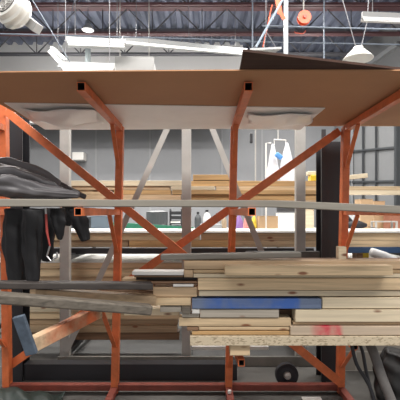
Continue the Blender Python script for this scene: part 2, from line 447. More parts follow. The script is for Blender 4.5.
# dirty plank on top
bm = B(); a = P(161, 265, 2.9); b = P(345, 261, 2.9)
add_bar(bm, P(161, 257.0, 2.93), P(300, 254.4, 2.93), .10, .040); 
tag(obj('lumber_board', bm, W['dirty'], bevel=.008), 'dirty grey plank lying askew on top of the front pile', 'plank')
bm = B(); add_bar(bm, P(352, 262, 3.12), P(420, 259, 3.12), .1, .05)
# broad pale boards at the top right
board(225, 393, 263.5, 273.2, 2.74, 'pine', 'pine board lying in front of the top of the pile, end near the frame edge', d=.10)
bm = B(); add_sheet(bm, [P(258, 262.3, 2.72), P(383, 262.0, 2.72), Vector((P(383, 0, 3.05).x, 3.1, P(0, 262, 2.72).z + .012)), Vector((P(262, 0, 3.05).x, 3.1, P(0, 262, 2.72).z + .012))], .010)
bm.free()
# spacer block and stub under the chipboard
bm = B(); a = P(230, 355.7, 2.86); b = P(250, 345.3, 2.86); add_box(bm, (a.x, 2.86, a.z), (b.x, 2.95, b.z))
tag(obj('spacer_block', bm, W['pine'], bevel=.004), 'pine spacer block between the open arm end and the chipboard', 'block')
# little upright stud by the right post
bm = B(); a = P(339.5, 261.5, 3.0); b = P(347.5, 247, 3.0); add_box(bm, (a.x, 3.02, a.z), (b.x, 3.08, b.z))
tag(obj('timber_stud', bm, W['pale'], bevel=.003), 'short pale upright stud standing on the pile by the right orange post', 'stud')

# ------------------------------------------------------------------ grey beams on the left arms
bm = B(); add_bar(bm, P(-20, 284.5, 2.5), P(152, 285.5, 2.78), .11, .042)
tag(obj('timber_beam', bm, W['dark'], bevel=.006), 'dark stained beam lying over the grey weathered beam', 'beam')
bm = B(); add_bar(bm, P(-20, 296, 2.35), P(151, 309.5, 2.66), .10, .062)
tag(obj('timber_beam', bm, W['grey'], bevel=.010), 'thick weathered grey beam with a rounded end, slanting across the left bay', 'beam')
bm = B(); add_bar(bm, P(36, 292.4, 2.62), P(155, 299.0, 2.86), .10, .056)
tag(obj('timber_beam', bm, W['tan'], bevel=.004), 'light brown beam squeezed between the grey beam and the dark beam', 'beam')
bm = B(); add_bar(bm, P(100, 291.5, 2.95), P(155, 294.0, 2.98), .09, .05)
tag(obj('timber_beam', bm, W['brown'], bevel=.004), 'dark brown board behind the ends of the grey and light brown beams', 'board')
# diagonal orange painted board with a blue-grey board fixed across its end
t = thing('painted_board', 'board with orange painted face jutting out diagonally, blue-grey crosspiece on its end', 'board', P(28, 350, 2.32))
bm = B(); add_bar(bm, P(31, 345, 2.33), P(99, 311, 2.86), .06, .085)
o = obj('plank', bm, W['orange'], t, bevel=.004)
bm = B(); add_bar(bm, P(18.5, 316, 2.25), P(32, 354, 2.29), .065, .03, up=(0, 1, 0)); o = obj('crosspiece', bm, W['bluegrey'], t, bevel=.004)
o['label'] = 'blue-grey painted crosspiece'

# ------------------------------------------------------------------ rear rack: grey frame
gsteel = plain('galvanised_grey', (.40, .385, .36), .55, noise=.1, nscale=5)
GY = 4.3
t = thing('storage_rack', 'grey steel rack frame behind the orange one, with thin crossed braces', 'rack', (0, GY, 0))
for i, px in enumerate((-52, 65.5, 186.5, 300, 424)):
    x = P(px, 0, GY).x
    bm = B(); add_box(bm, (x - .05, GY - .04, 0.001), (x + .05, GY + .04, 2.95)); obj('post', bm, gsteel, t, bevel=.004)
    for z in (1.13, .088, 1.655):
        bm = B(); add_box(bm, (x - .03, GY + .045, z - .02), (x + .03, GY + 1.15, z + .035)); obj('arm', bm, plain('black_steel', (.022, .022, .026), .5), t)
GR = t
bm = B(); add_box(bm, (P(60, 0, GY).x, GY - .075, .001), (P(430, 0, GY).x, GY - .045, .10)); obj('base_beam', bm, plain('shaded_grey_steel', (.20, .195, .175), .6, noise=.2, nscale=5), t)  # darker grey than the posts, standing in for low shade
bar('diagonal_brace', P(172, 118, GY - .055), P(66, 352, GY - .055), .06, .016, gsteel, t, up=(0, 1, 0))
bar('diagonal_brace', P(208, 118, GY - .055), P(268, 268, GY - .055), .06, .016, gsteel, t, up=(0, 1, 0))
# black columns and black beams standing between the racks
blk = plain('black_steel', (.022, .022, .026), .5)
t = thing('steel_frame', 'black steel frame with wide columns standing between the two racks', 'frame', (0, 3.95, 0))
for px0, px1 in ((8, 24), (320, 339)):
    x0 = P(px0, 0, 3.88).x; x1 = P(px1, 0, 3.88).x
    zt = 2.6 if px0 < 100 else 2.305
    bm = B(); add_box(bm, (x0, 3.84, 0.001), (x1, 3.855, zt)); add_box(bm, (x0, 4.0, .001), (x1, 4.015, zt)); add_box(bm, ((x0 + x1) / 2 - .01, 3.855, .001), ((x0 + x1) / 2 + .01, 4.0, zt))
    if px0 > 300: add_box(bm, (x0, 3.825, .001), (x0 + .04, 3.84, 2.42))
    obj('column', bm, blk, t)
bm = B(); add_box(bm, (P(24, 0, 3.88).x, 3.87, .001), (P(237, 0, 3.88).x, 3.99, .155)); obj('base_beam', bm, blk, t)
bm = B(); a = P(246, 262.5, 3.88); b = P(319.5, 251.5, 3.88); add_box(bm, (a.x, 3.87, a.z), (b.x, 3.93, b.z)); obj('cross_bar', bm, plain('worn_dark_steel', (.07, .075, .075), .5, noise=.3, nscale=6), t)

# ------------------------------------------------------------------ rear stacks
num = ['topmost', 'second', 'third', 'fourth', 'fifth', 'sixth', 'seventh', 'eighth', 'ninth', 'tenth', 'eleventh', 'twelfth']
nice = dict(pine='yellow pine', pale='pale pine', tan='tan', brown='brown', amber='amber', white='white', mid='silvery', grey='grey', ply='plywood')
def stack(name, Y, rows, where, group):
    """rows: (y0, y1, [(x0, x1, wood)...])"""
    for i, (y0, y1, segs) in enumerate(rows):
        for k, (x0, x1, w) in enumerate(segs):
            dY = ((i * 7 + k * 3) % 5) * .012
            if len(segs) == 1: tail = 'filling '
            else: tail = ['leftmost in ', 'second from left in ', 'third from left in ', 'fourth from left in '][k]
            board(x0, x1, y0, y1, Y + dY, w, '%s board %s%s row of %s' % (nice[w], tail, num[i], where), d=.14, zY=Y)
stack('a', 4.7, [
  (180.5, 186, [(58, 182, 'pale'), (184, 336, 'amber')]),
  (186, 190, [(30, 170, 'tan'), (171, 215, 'pale'), (216, 440, 'pine')]),
  (190, 194.5, [(40, 113, 'pine'), (114, 171, 'amber'), (172, 342, 'amber'), (343, 440, 'pale')]),
  (194.5, 200, [(20, 181, 'tan'), (182, 232, 'amber'), (233, 338, 'amber')]),
  (200, 205.5, [(20, 192, 'amber'), (193, 337, 'tan')])],
  'rear middle stack', '')
board(193, 237, 174.5, 180.3, 4.74, 'amber', 'short amber board lying loose on top of the rear middle stack', zY=4.74)
board(343, 368, 173.5, 180.3, 4.4, 'pale', 'short pale timber propped beside the right orange post') if 0 else None
def sheet_on(name, px0, px1, py, Y, d, th, mat, label):
    a = P(px0, py, Y); b = P(px1, py, Y); return tag(box(name, (a.x, Y, a.z - th), (b.x, Y + d, a.z), mat, bevel=.002), label, 'sheet')
# level two
sheet_on('laminate_sheet', -20, 440, 231.3, 4.62, .82, .012, W['white'], 'white laminate sheet covering the rear lumber at table height')
t_ = t
box('shelf_beam', (P(30, 0, 4.6).x, 4.56, P(0, 253.6, 4.6).z), (P(313, 0, 4.6).x, 4.63, P(0, 248.2, 4.6).z), blk, GR)
stack('b', 4.66, [
  (233.2, 240.5, [(20, 200, 'pine'), (201, 318, 'tan'), (319, 440, 'pine')]),
  (240.5, 247.5, [(20, 128, 'tan'), (129, 232, 'amber'), (233, 336, 'tan'), (337, 440, 'pine')])],
  'rear stack just below eye level', '')
# level three
sheet_on('laminate_sheet', -20, 440, 261.6, 4.62, .95, .012, W['white'], 'white laminate sheet on top of the lowest rear lumber pile')
low = [(263, 268.5, [(30, 440, 'tan')]), (268.5, 277, [(20, 140, 'pine'), (141, 420, 'tan')]), (277, 286, [(20, 128, 'tan'), (130, 440, 'brown')]),
       (286, 295, [(24, 440, 'tan')]), (295, 304, [(20, 440, 'tan')]), (304, 312, [(24, 180, 'pale'), (181, 440, 'tan')]),
       (312, 319.5, [(24, 100, 'pine'), (102, 179, 'pine')]), (319.5, 326, [(20, 178, 'tan')]), (326, 333, [(20, 177, 'tan')]), (333, 341, [(20, 179, 'brown')])]
stack('c', 4.62, low, 'lowest rear pile', '')

# ------------------------------------------------------------------ dark garments on the left
cloth = plain('dark_cloth', (.011, .011, .013), .6, noise=.2, nscale=7, bump=.2)
cloth2 = plain('grey_cloth', (.085, .08, .085), .42, noise=.12, nscale=9, bump=.15)
def roll(pts, rads, mat, label, flat=.55, seed=0, name='fabric_roll', cat='cloth'):
    """a crumpled sleeve-like length of cloth along pts"""
    rnd = random.Random(seed); bm = B(); P_ = [Vector(p) for p in pts]; fine = []; rr = []
    for (a, b, ra, rb) in zip(P_, P_[1:], rads, rads[1:]):
        for k in range(11): fine.append(a.lerp(b, k / 11)); rr.append(ra + (rb - ra) * k / 11)
    fine.append(P_[-1]); rr.append(rads[-1])
    for _ in range(4):
        fine = [fine[0]] + [(fine[i - 1] + fine[i] * 2 + fine[i + 1]) / 4 for i in range(1, len(fine) - 1)] + [fine[-1]]
    n = 28; rings = []
    for i, p in enumerate(fine):
        d = (fine[min(i + 1, len(fine) - 1)] - fine[max(i - 1, 0)]).normalized()
        side = Vector((0, 1, 0)); u = d.cross(side).normalized()
        ring = []
        for k in range(n):
            a = 2 * math.pi * k / n
            w = 1 + .16 * math.sin(2 * a + i * .10 + seed) + .13 * math.sin(4 * a + i * .2 + seed) + .07 * math.sin(8 * a - i * .13 + seed * 2) + .06 * math.sin(i * .9 + 2 * a) + rnd.uniform(-.012, .012)
            ring.append(bm.verts.new(p + (side * math.cos(a) * flat + u * math.sin(a)) * rr[i] * w))
        rings.append(ring)
    for a, b in zip(rings, rings[1:]):
        for k in range(n):
            j = (k + 1) % n; bm.faces.new((a[k], a[j], b[j], b[k]))
    bm.faces.new(rings[0][::-1]); bm.faces.new(rings[-1])
    o = obj(name, bm, mat, smooth=True)
    s = o.modifiers.new('sub', 'SUBSURF'); s.levels = 1; s.render_levels = 1
    return tag(o, label, cat)
roll([P(-25, 172, 2.75), P(15, 176, 2.75), P(45, 187, 2.75), P(62, 193, 2.75)], [.085, .08, .055, .03], cloth2, 'thick dark grey padded sleeve on top of the garment heap, nearest the left post', 1.0, 1)
roll([P(-25, 186, 2.56), P(10, 186, 2.56), P(40, 192, 2.57), P(80, 195, 2.60)], [.065, .065, .045, .018], cloth2, 'rounded grey fold of cloth in front of the heap on the board', .9, 3)
roll([P(8, 175, 3.12), P(40, 180, 3.1), P(66, 190, 3.08), P(86, 197, 3.05)], [.045, .05, .04, .02], cloth2, 'long dark sleeve tapering down towards the orange post', 1.0, 5)
roll([P(-22, 163, 2.95), P(10, 165, 2.95), P(38, 173, 2.9), P(60, 184, 2.88)], [.05, .05, .04, .02], plain('light_grey_cloth', (.15, .145, .15), .5, bump=.2, nscale=10), 'lighter grey sleeve lying along the back of the cloth heap', 1.0, 9)
hang = [
 ([P(2, 206, 2.64), P(2, 250, 2.64), P(4, 292, 2.66)], [.07, .06, .03], 'black trouser leg hanging at the very edge over the left post', 11) if 0 else None,
 ([P(17, 208, 2.74), P(16, 240, 2.74), P(17, 283, 2.74)], [.08, .09, .06], 'black trouser leg hanging over the black column', 12),
 ([P(33, 208, 2.62), P(32, 245, 2.62), P(33, 283, 2.62)], [.07, .07, .045], 'long black trouser leg hanging beside the red and white strap', 13),
 ([P(47, 208, 2.8), P(48, 228, 2.8), P(47, 262, 2.8)], [.065, .06, .035], 'black sleeve hanging behind the red and white strap', 14),
 ([P(58, 208, 2.66), P(59, 222, 2.66), P(60, 240, 2.66)], [.055, .05, .012], 'black glove-like sleeve end hanging in front of the grey post', 15),
 ([P(76, 208, 2.78), P(80, 222, 2.78), P(86, 241, 2.78)], [.05, .055, .025], 'short rounded black sleeve hanging by the open arm end', 16),
 ([P(70, 206, 2.9), P(69, 216, 2.9), P(67, 226, 2.9)], [.055, .05, .02], 'black sleeve hanging between the grey post and the arm end', 17),
]
for h in hang:
    if h: roll(h[0], h[1], cloth, h[2], .5, h[3], name='hanging_garment', cat='garment')
t = thing('strap', 'red and white strap with a metal buckle hanging among the black garments', 'strap', P(46, 236, 2.5))
bm = B(); add_tube(bm, [P(45.5, 208, 2.5), P(46, 214, 2.5)], .006, 8); obj('cord', bm, plain('white_cord', (.6, .6, .6), .6), t)
bm = B(); add_tube(bm, [P(46, 214, 2.5), P(47, 232, 2.5), P(50, 246, 2.5)], [.008, .008, .005], 8); obj('cord', bm, plain('red_cord', (.35, .05, .04), .6), t)['label'] = 'red lower length'
bm = B(); add_tube(bm, [P(50, 246, 2.5), P(47, 256, 2.5), P(51, 261, 2.5), P(57, 257, 2.5), P(57, 252, 2.5)], .006, 6); obj('buckle', bm, plain('bright_metal', (.5, .5, .5), .3, 1), t)

# ------------------------------------------------------------------ bench and clutter beyond the racks
BY, BZ = 6.6, 1.33
t = thing('workbench', 'long tall white bench beyond the racks', 'workbench', (0, BY, 0))
box('top', (-2.9, BY, BZ - .05), (3.7, BY + 1.3, BZ), plain('white_top', (.7, .7, .68), .5), t, bevel=.004)
for x in (-2.7, -1.1, .5, 2.0, 3.5):
    for y in (BY + .08, BY + 1.2): box('leg', (x - .03, y - .03, .001), (x + .03, y + .03, BZ - .051), plain('white_metal', (.6, .6, .6), .4), t)
box('shelf', (-2.85, BY + .1, .55), (3.65, BY + 1.25, .58), plain('white_top', (.8, .8, .78), .5), t)
def item(px0, px1, py0, py1, Y, d, mat, name, label, cat, bevel=.01):
    a = P(px0, py1, Y); b = P(px1, py0, Y); return tag(box(name, (a.x, Y, max(a.z, BZ + .001) if py1 > 222 else a.z), (b.x, Y + d, b.z), mat, bevel=bevel), label, cat)
zb_ = HOR + (EYE - BZ) * F / 6.8   # row of bench top at Y 6.8
green = plain('green_mat', (.03, .20, .12), .6)
card = plain('cardboard', (.45, .30, .17), .75, noise=.06, nscale=4)
def onb(px0, px1, py0, Y, d, mat, name, label, cat, z=None, bevel=.01):
    z = BZ + .001 if z is None else z
    return tag(box(name, (P(px0, 0, Y).x, Y, z), (P(px1, 0, Y).x, Y + d, P(0, py0, Y).z), mat, bevel=bevel), label, cat)
bm = B(); add_sheet(bm, [P(118, 223.5, 6.7) * 1, P(196, 227.5, 6.7), Vector((P(196, 0, 6.7).x, 6.95, P(0, 226, 6.7).z)), Vector((P(118, 0, 6.7).x, 6.95, P(0, 222, 6.7).z))], .001)
bm.free()
bm = B(); a = P(112, 231, 6.65); b = P(194, 223, 6.65); v = [bm.verts.new(c) for c in ((a.x, 6.64, BZ + .001), (b.x, 6.64, BZ + .001), (b.x, 6.64, P(0, 227.3, 6.64).z), (a.x, 6.64, P(0, 222, 6.64).z))]
v2 = [bm.verts.new(q.co + Vector((0, .07, 0))) for q in v]
bm.faces.new(v); bm.faces.new(v2[::-1])
for i in range(4): bm.faces.new((v[i], v2[i], v2[(i + 1) % 4], v[(i + 1) % 4]))
tag(obj('green_board', bm, green), 'green board standing along the front of the bench', 'board')
# grey motor with drum
t = thing('machine_motor', 'grey round machine motor with a dark foot on the bench', 'machine', (P(157, 0, 7.1).x, 7.1, BZ + .001))
bm = B(); add_lathe(bm, (P(157, 0, 7.1).x, 7.1, BZ + .06), [(.17, 0), (.19, .02), (.19, .25), (.12, .27), (.04, .28)], n=24); obj('housing', bm, plain('machine_grey', (.07, .075, .08), .4), t, smooth=False)
bm = B(); add_lathe(bm, (P(157, 0, 7.1).x, 7.1, BZ + .001), [(.23, 0), (.2, .05), (.17, .058)], n=24); obj('base', bm, blk, t)
# black crate
t = thing('black_crate', 'black slatted crate with a pale label strip on the bench', 'crate', (P(175, 0, 7.2).x, 7.2, BZ + .001))
x0, x1 = P(169.5, 0, 7.2).x, P(182, 0, 7.2).x; z1 = P(0, 209, 7.2).z
bm = B()
for k in range(4): add_box(bm, (x0, 7.2, BZ + .005 + k * .085), (x1, 7.42, BZ + .065 + k * .085))
for x in (x0, x1 - .02): add_box(bm, (x, 7.205, BZ + .001), (x + .02, 7.415, z1))
obj('body', bm, blk, t)
box('label_strip', (x0 + .02, 7.19, BZ + .11), (x1 - .03, 7.199, BZ + .14), W['white'], t)
# jug, bottles
def bottle(px, py_top, Y, r, mat, label, cap=None, name='bottle', cat='bottle'):
    x = P(px, 0, Y).x; h = P(0, py_top, Y).z - BZ
    t = thing(name, label, cat, (x, Y, BZ + .001))
    bm = B(); add_lathe(bm, (x, Y, BZ + .001), [(r * .9, 0), (r, h * .08), (r, h * .6), (r * .75, h * .78), (r * .3, h * .86), (r * .3, h * .92)], n=20); obj('body', bm, mat, t, smooth=True)
    bm = B(); add_lathe(bm, (x, Y, BZ + .001 + h * .9), [(r * .38, 0), (r * .38, h * .1)], n=14); obj('cap', bm, cap or blk, t)
bottle(207, 210, 7.0, .07, plain('white_plastic', (.7, .7, .7), .4), 'round white plastic jug standing on the bench')
bottle(198, 212, 7.0, .06, plain('machine_grey', (.18, .19, .20), .4), 'small dark grey bottle beside the round white jug')
bottle(217, 213, 7.1, .05, plain('machine_grey2', (.33, .34, .35), .4), 'small light grey bottle right of the white jug')
bottle(224, 215, 6.9, .045, plain('bottle_tan', (.4, .3, .2), .4), 'small tan bottle beside the orange post')
onb(200, 222, 224, 6.68, .15, plain('grey_tray', (.35, .36, .37), .5), 'tray', 'flat grey tray in front of the bottles on the bench', 'tray')
# coloured bags
def bag(px0, px1, py0, Y, mat, label, seed, z=None, name='plastic_bag'):
    z = BZ + .002 if z is None else z; rnd = random.Random(seed)
    x0, x1 = P(px0, 0, Y).x, P(px1, 0, Y).x; h = P(0, py0, Y).z - z; r = (x1 - x0) / 2; bm = B()
    n = 18; rings = []
    for i in range(9):
        v = i / 8; rr = r * (.85 + .3 * math.sin(v * 3.1) - .75 * v * v); ring = []
        for k in range(n):
            a = 2 * math.pi * k / n; w = 1 + .10 * math.sin(4 * a + v * 5 + seed) + rnd.uniform(-.05, .05)
            ring.append(bm.verts.new(((x0 + x1) / 2 + rr * w * math.cos(a), Y + rr * w * .6 * math.sin(a), z + h * v)))
        rings.append(ring)
    for a, b in zip(rings, rings[1:]):
        for k in range(n): bm.faces.new((a[k], a[(k + 1) % n], b[(k + 1) % n], b[k]))
    bm.faces.new(rings[0][::-1]); bm.faces.new(rings[-1])
    return tag(obj(name, bm, mat, smooth=True), label, 'bag')
bag(235, 243, 214, 6.95, plain('purple_bag', (.28, .16, .42), .4), 'small purple bag on the bench next to the orange post', 1)
bag(243.5, 250, 213, 6.8, plain('pink_bag', (.75, .30, .28), .4), 'small pink and red bag beside the purple bag', 2)
bag(251, 257, 215, 7.0, plain('yellow_bag', (.75, .6, .08), .4), 'small yellow bag beside the cardboard box', 3)
def carton(px0, px1, py0, Y, d, mat, label, name='cardboard_box', z=None):
    z = BZ + .001 if z is None else z
    x0, x1, zt = P(px0, 0, Y).x, P(px1, 0, Y).x, P(0, py0, Y).z
    t = thing(name, label, 'box', ((x0 + x1) / 2, Y + d / 2, z))
    box('body', (x0, Y, z), (x1, Y + d, zt - .006), mat, t, bevel=.004)
    m = (x0 + x1) / 2
    box('flap', (x0 - .004, Y - .004, zt - .005), (m - .003, Y + d + .004, zt), mat, t); box('flap', (m + .003, Y - .004, zt - .005), (x1 + .004, Y + d + .004, zt), mat, t)
    return t
carton(259, 278, 216, 6.8, .3, card, 'plain brown cardboard box on the bench behind the middle bay')
carton(279, 297, 213, 7.2, .3, W['white'], 'white carton beside the brown cardboard box')
carton(303, 314, 209, 7.2, .3, W['pale'], 'tall pale carton by the black column')
carton(361, 373, 199, 7.2, .3, card, 'tall cardboard box with closed flaps on the bench at the right')
carton(374, 385, 201, 7.6, .3, card, 'cardboard box beside the taller one, at the right of the bench')
carton(391, 404, 206, 7.2, .3, plain('red_brown_box', (.30, .12, .07), .6), 'reddish brown box at the right end of the bench')
carton(70, 87, 217, 7.3, .3, plain('dark_crate', (.05, .06, .07), .5), 'dark box at the left end of the bench', name='storage_box')
carton(91, 115, 216, 7.3, .3, plain('slate_box', (.10, .13, .16), .5), 'slate-coloured box behind the left orange post', name='storage_box')
bag(344, 352, 203, 6.9, plain('white_plastic', (.7, .7, .7), .4), 'crumpled white plastic bag beside the right orange post', 4)
bag(352, 359, 206, 6.95, plain('white_plastic', (.7, .7, .7), .4), 'smaller crumpled white bag beside the cardboard boxes', 5)
# black power tool
t = thing('power_tool', 'black power tool lying on the bench right of the black column', 'tool', (P(357, 0, 6.7).x, 6.75, BZ + .001))
x = P(357, 0, 6.7).x
bm = B(); add_lathe(bm, (x - .2, 6.75, BZ + .085), [(.05, 0), (.075, .05), (.08, .25), (.06, .3), (.03, .38)], axis=(1, 0, 0), n=16); obj('housing', bm, blk, t, smooth=True)
bar('handle', (x - .05, 6.75, BZ + .12), (x - .17, 6.75, BZ + .26), .04, .05, blk, t, bevel=.01)
bm = B(); add_lathe(bm, (x + .17, 6.75, BZ + .002), [(.09, 0), (.09, .01)], n=20); obj('guard', bm, plain('navy', (.03, .06, .16), .4), t)
bm = B(); add_tube(bm, [(x + .2, 6.72, BZ + .06), (x + .35, 6.7, BZ + .03), (x + .55, 6.66, BZ + .008), (x + .8, 6.64, BZ + .007)], .006, 6); obj('cable', bm, blk, t)
# grey metal stand
t = thing('metal_stand', 'small grey open metal stand on the bench at the right', 'stand', (P(383, 0, 7).x, 7, BZ + .001))
x0, x1 = P(373, 0, 7).x, P(395, 0, 7).x
box('shelf', (x0, 6.9, BZ + .13), (x1, 7.1, BZ + .15), gsteel, t)
for x in (x0, x1 - .03):
    for y in (6.9, 7.07): box('leg', (x, y, BZ + .001), (x + .03, y + .03, BZ + .129), gsteel, t)
# yellow and white tools on the middle stack, by the black column
zt = P(0, 180.4, 4.7).z
tag(box('yellow_case', (P(311, 0, 4.76).x, 4.76, zt + .001), (P(325, 0, 4.76).x, 4.9, zt + .07), plain('yellow_plastic', (.75, .55, .03), .4), bevel=.008), 'yellow plastic case lying on the rear lumber by the black column', 'case')
tag(box('white_case', (P(308, 0, 4.8).x, 4.8, zt + .072), (P(322, 0, 4.8).x, 4.9, zt + .12), plain('cream_plastic', (.72, .66, .5), .4), bevel=.008), 'cream box on top of the yellow case', 'case')
tag(bar('timber_offcut', (P(342, 0, 4.75).x, 4.78, P(0, 178, 4.75).z), (P(368, 0, 4.75).x, 4.8, P(0, 175.2, 4.75).z), .08, .05, W['pale'], bevel=.004), 'short pale offcut lying over the rear middle stack at the right', 'offcut')
tag(box('blue_beam', (P(338, 0, 4.6).x, 4.6, P(0, 253, 4.6).z), (P(440, 0, 4.6).x, 4.66, P(0, 247.2, 4.6).z), plain('blue_paint', (.03, .075, .17), .45), bevel=.003), 'dark blue steel beam under the rear lumber at the right', 'beam')
# on the lower white sheet at the right
zl = P(0, 261.6, 4.62).z + .001
tag(box('timber_offcut', (P(357, 0, 4.7).x, 4.7, zl), (P(363, 0, 4.7).x, 4.85, zl + .085), W['brown'], bevel=.004), 'small brown upright block on the lower white sheet', 'offcut')
tag(box('yellow_block', (P(361, 0, 5.0).x, 5.0, zl), (P(369, 0, 5.0).x, 5.1, zl + .10), plain('yellow_plastic', (.75, .55, .03), .4), bevel=.006), 'small yellow block behind the brown upright block', 'block')
bm = B(); pts = [P(372, 261, 4.75), P(384, 257, 4.78), P(398, 265, 4.75), P(425, 285, 4.7)]
for q in pts[:2]: q.z += .02
bm = B(); add_tube(bm, [P(371, 252, 4.42), P(384, 256, 4.42), P(398, 263, 4.42), P(425, 276, 4.42)], .05, 14)
tag(obj('flexible_duct', bm, plain('duct_grey', (.55, .55, .55), .5), smooth=True), 'pale grey flexible duct sloping down behind the right end of the pile', 'duct')

# white sacks on a hanging rail
SY = 5.6
t = thing('sack_hanger', 'thin white rail hanger holding the two white sacks', 'hanger', P(282, 140, SY))
bm = B(); add_tube(bm, [P(274, 139.5, SY), P(286, 140.2, SY)], .008, 8); obj('bar', bm, W['white'], t)
bm = B(); add_tube(bm, [P(278, 90, SY), P(278, 139.5, SY)], .005, 6); obj('hook', bm, W['white'], t)
bm = B(); add_tube(bm, [P(274, 139.5, SY), P(274.5, 145, SY)], .005, 6); add_tube(bm, [P(286, 140, SY), P(285.5, 144, SY)], .005, 6); obj('hook', bm, W['white'], t)
def sack(pxc, py0, py1, w0, w1, Y, label, seed):
    bm = B(); n = 20; rings = []; rnd = random.Random(seed)
    for i in range(13):
        v = i / 12; c = P(pxc, py0 + (py1 - py0) * v, Y); r = (w0 + (w1 - w0) * min(1, v * 1.15) ** .8) / 2 * Y / F; ring = []
        for k in range(n):
            a = 2 * math.pi * k / n; w = 1 + .12 * math.sin(6 * a + seed) * v + rnd.uniform(-.03, .03)
            ring.append(bm.verts.new((c.x + r * w * math.cos(a), Y + r * w * .5 * math.sin(a), c.z)))
        rings.append(ring)
    for a, b in zip(rings, rings[1:]):
        for k in range(n): bm.faces.new((a[k], a[(k + 1) % n], b[(k + 1) % n], b[k]))
    bm.faces.new(rings[0][::-1]); bm.faces.new(rings[-1])
    return tag(obj('hanging_sack', bm, plain('white_sack_plastic', (.66, .67, .70), .4), smooth=True), label, 'sack')
sack(273, 144, 180, 2, 13, SY, 'narrower white plastic sack, left one on the thin rail', 1)
sack(287, 143, 185, 2, 18, SY + .1, 'wider white plastic sack, right one on the thin rail', 2)
tag(bar('blue_bottle', P(275.5, 153.5, SY - .13), P(282, 158.5, SY - .13), .05, .07, plain('bright_blue', (.10, .32, .75), .4), bevel=.02), 'bright blue object tilted between the two white sacks', 'bottle')
# small dark thing hanging on the wall, white panel
tag(bx_(250, 252.8, 133, 143, 5.6, .04, blk, 'hanging_plug', bevel=.01), 'small black plug hanging from the thin grey pole', 'plug')
tag(bar('hanging_pole', P(255.5, 110, 5.7), P(255.5, 200, 5.7), .018, .018, gsteel, up=(0, 1, 0)), 'thin grey pole hanging behind the small black plug', 'pole')
tag(bx_(72, 83.5, 152, 160, 12.9, .35, W['white'], 'wall_box', bevel=.02), 'small white box mounted on the grey back wall', 'box')
# white frame line by the sacks
bm = B(); add_tube(bm, [(P(266, 0, 5.9).x, 5.9, .002), P(266, 143, 5.9), P(271, 143, 5.9)], .012, 6); tag(obj('conduit_pipe', bm, W['white']), 'bent white pipe standing left of the white sacks', 'pipe')

tag(box('white_batten', (P(192, 0, 4.4).x, 4.36, .127), (P(268, 0, 4.4).x, 4.42, .165), W['white'], bevel=.003), 'thin white batten low down behind the pine spacer block', 'batten')
# ------------------------------------------------------------------ ground level
# block wall
def blocks():
    m, nt, b = newmat('block_wall'); N = nt.nodes.new; L = nt.links.new
    tc = N('ShaderNodeTexCoord'); mp = N('ShaderNodeMapping'); mp.inputs['Rotation'].default_value = (math.pi / 2, 0, 0); L(tc.outputs['Object'], mp.inputs[0])
    br = N('ShaderNodeTexBrick'); br.inputs['Scale'].default_value = 1; br.inputs['Brick Width'].default_value = .40; br.inputs['Row Height'].default_value = .20; br.inputs['Mortar Size'].default_value = .008
    br.inputs['Color1'].default_value = (.26, .24, .21, 1); br.inputs['Color2'].default_value = (.31, .29, .25, 1); br.inputs['Mortar'].default_value = (.42, .40, .36, 1)
    L(mp.outputs[0], br.inputs['Vector']); L(br.outputs['Color'], b.inputs['Base Color']); b.inputs['Roughness'].default_value = .85
    return m
tag(box('wall_low', (P(344, 0, 4.1).x, 4.1, 0), (P(440, 0, 4.1).x, 4.19, .8), blocks(), origin=(0, 4.1, 0)), kind='structure')
hose = plain('hose_grey', (.13, .12, .115), .5, noise=.2, nscale=12)
def tube(name, pts, r, mat, label, cat):
    bm = B(); P_ = [Vector(p) for p in pts]; fine = []
    for a, b in zip(P_, P_[1:]):
        for k in range(6): fine.append(a.lerp(b, k / 6))
    fine.append(P_[-1])
    for _ in range(5): fine = [fine[0]] + [(fine[i - 1] + fine[i] * 2 + fine[i + 1]) / 4 for i in range(1, len(fine) - 1)] + [fine[-1]]
    add_tube(bm, fine, r, 12); return tag(obj(name, bm, mat, smooth=True), label, cat)
tube('vacuum_hose', [P(369, 342, 3.12), P(375, 356, 3.05), P(381, 375, 3.0), P(392, 402, 2.95), P(400, 425, 2.9)], .036, hose, 'thick grey hose hanging down beside the dark bag', 'hose')
tube('vacuum_hose', [P(351, 342, 3.16), P(356, 365, 3.1), P(370, 385, 3.06), P(380, 420, 3.0)], .014, blk, 'thin black hose curving down left of the thick grey hose', 'hose')
tube('vacuum_hose', [P(359, 342, 3.3), P(363, 352, 3.3), P(366, 372, 3.25), P(376, 410, 3.2)], .014, blk, 'thin black hose hanging behind the thick grey hose', 'hose')
# dark bag at the far right
roll([P(402, 352, 3.5), P(402, 375, 3.45), P(402, 404, 3.4)], [.16, .20, .17], plain('black_bag', (.012, .011, .011), .6, noise=.4, nscale=9, bump=.4), 'large black cloth bag standing under the chipboard shelf', .8, 21, name='black_bag', cat='bag')
# coiled wheel
cx = P(287, 370, 3.72)
t = thing('cable_reel', 'dark round cable reel with a grey hub leaning under the shelf', 'reel', (cx.x, 3.74, 0))
c = Vector((cx.x, 3.74, .113))
bm = B(); n = 28
add_lathe(bm, c, [(.07, -.02), (.105, -.03), (.108, 0), (.105, .03), (.07, .02)], axis=(0, -1, 0), n=n); obj('rim', bm, blk, t)
bm = B(); add_lathe(bm, c + Vector((0, -.035, 0)), [(.035, -.01), (.03, .02), (.015, .03)], axis=(0, -1, 0), n=18); obj('hub', bm, gsteel, t)
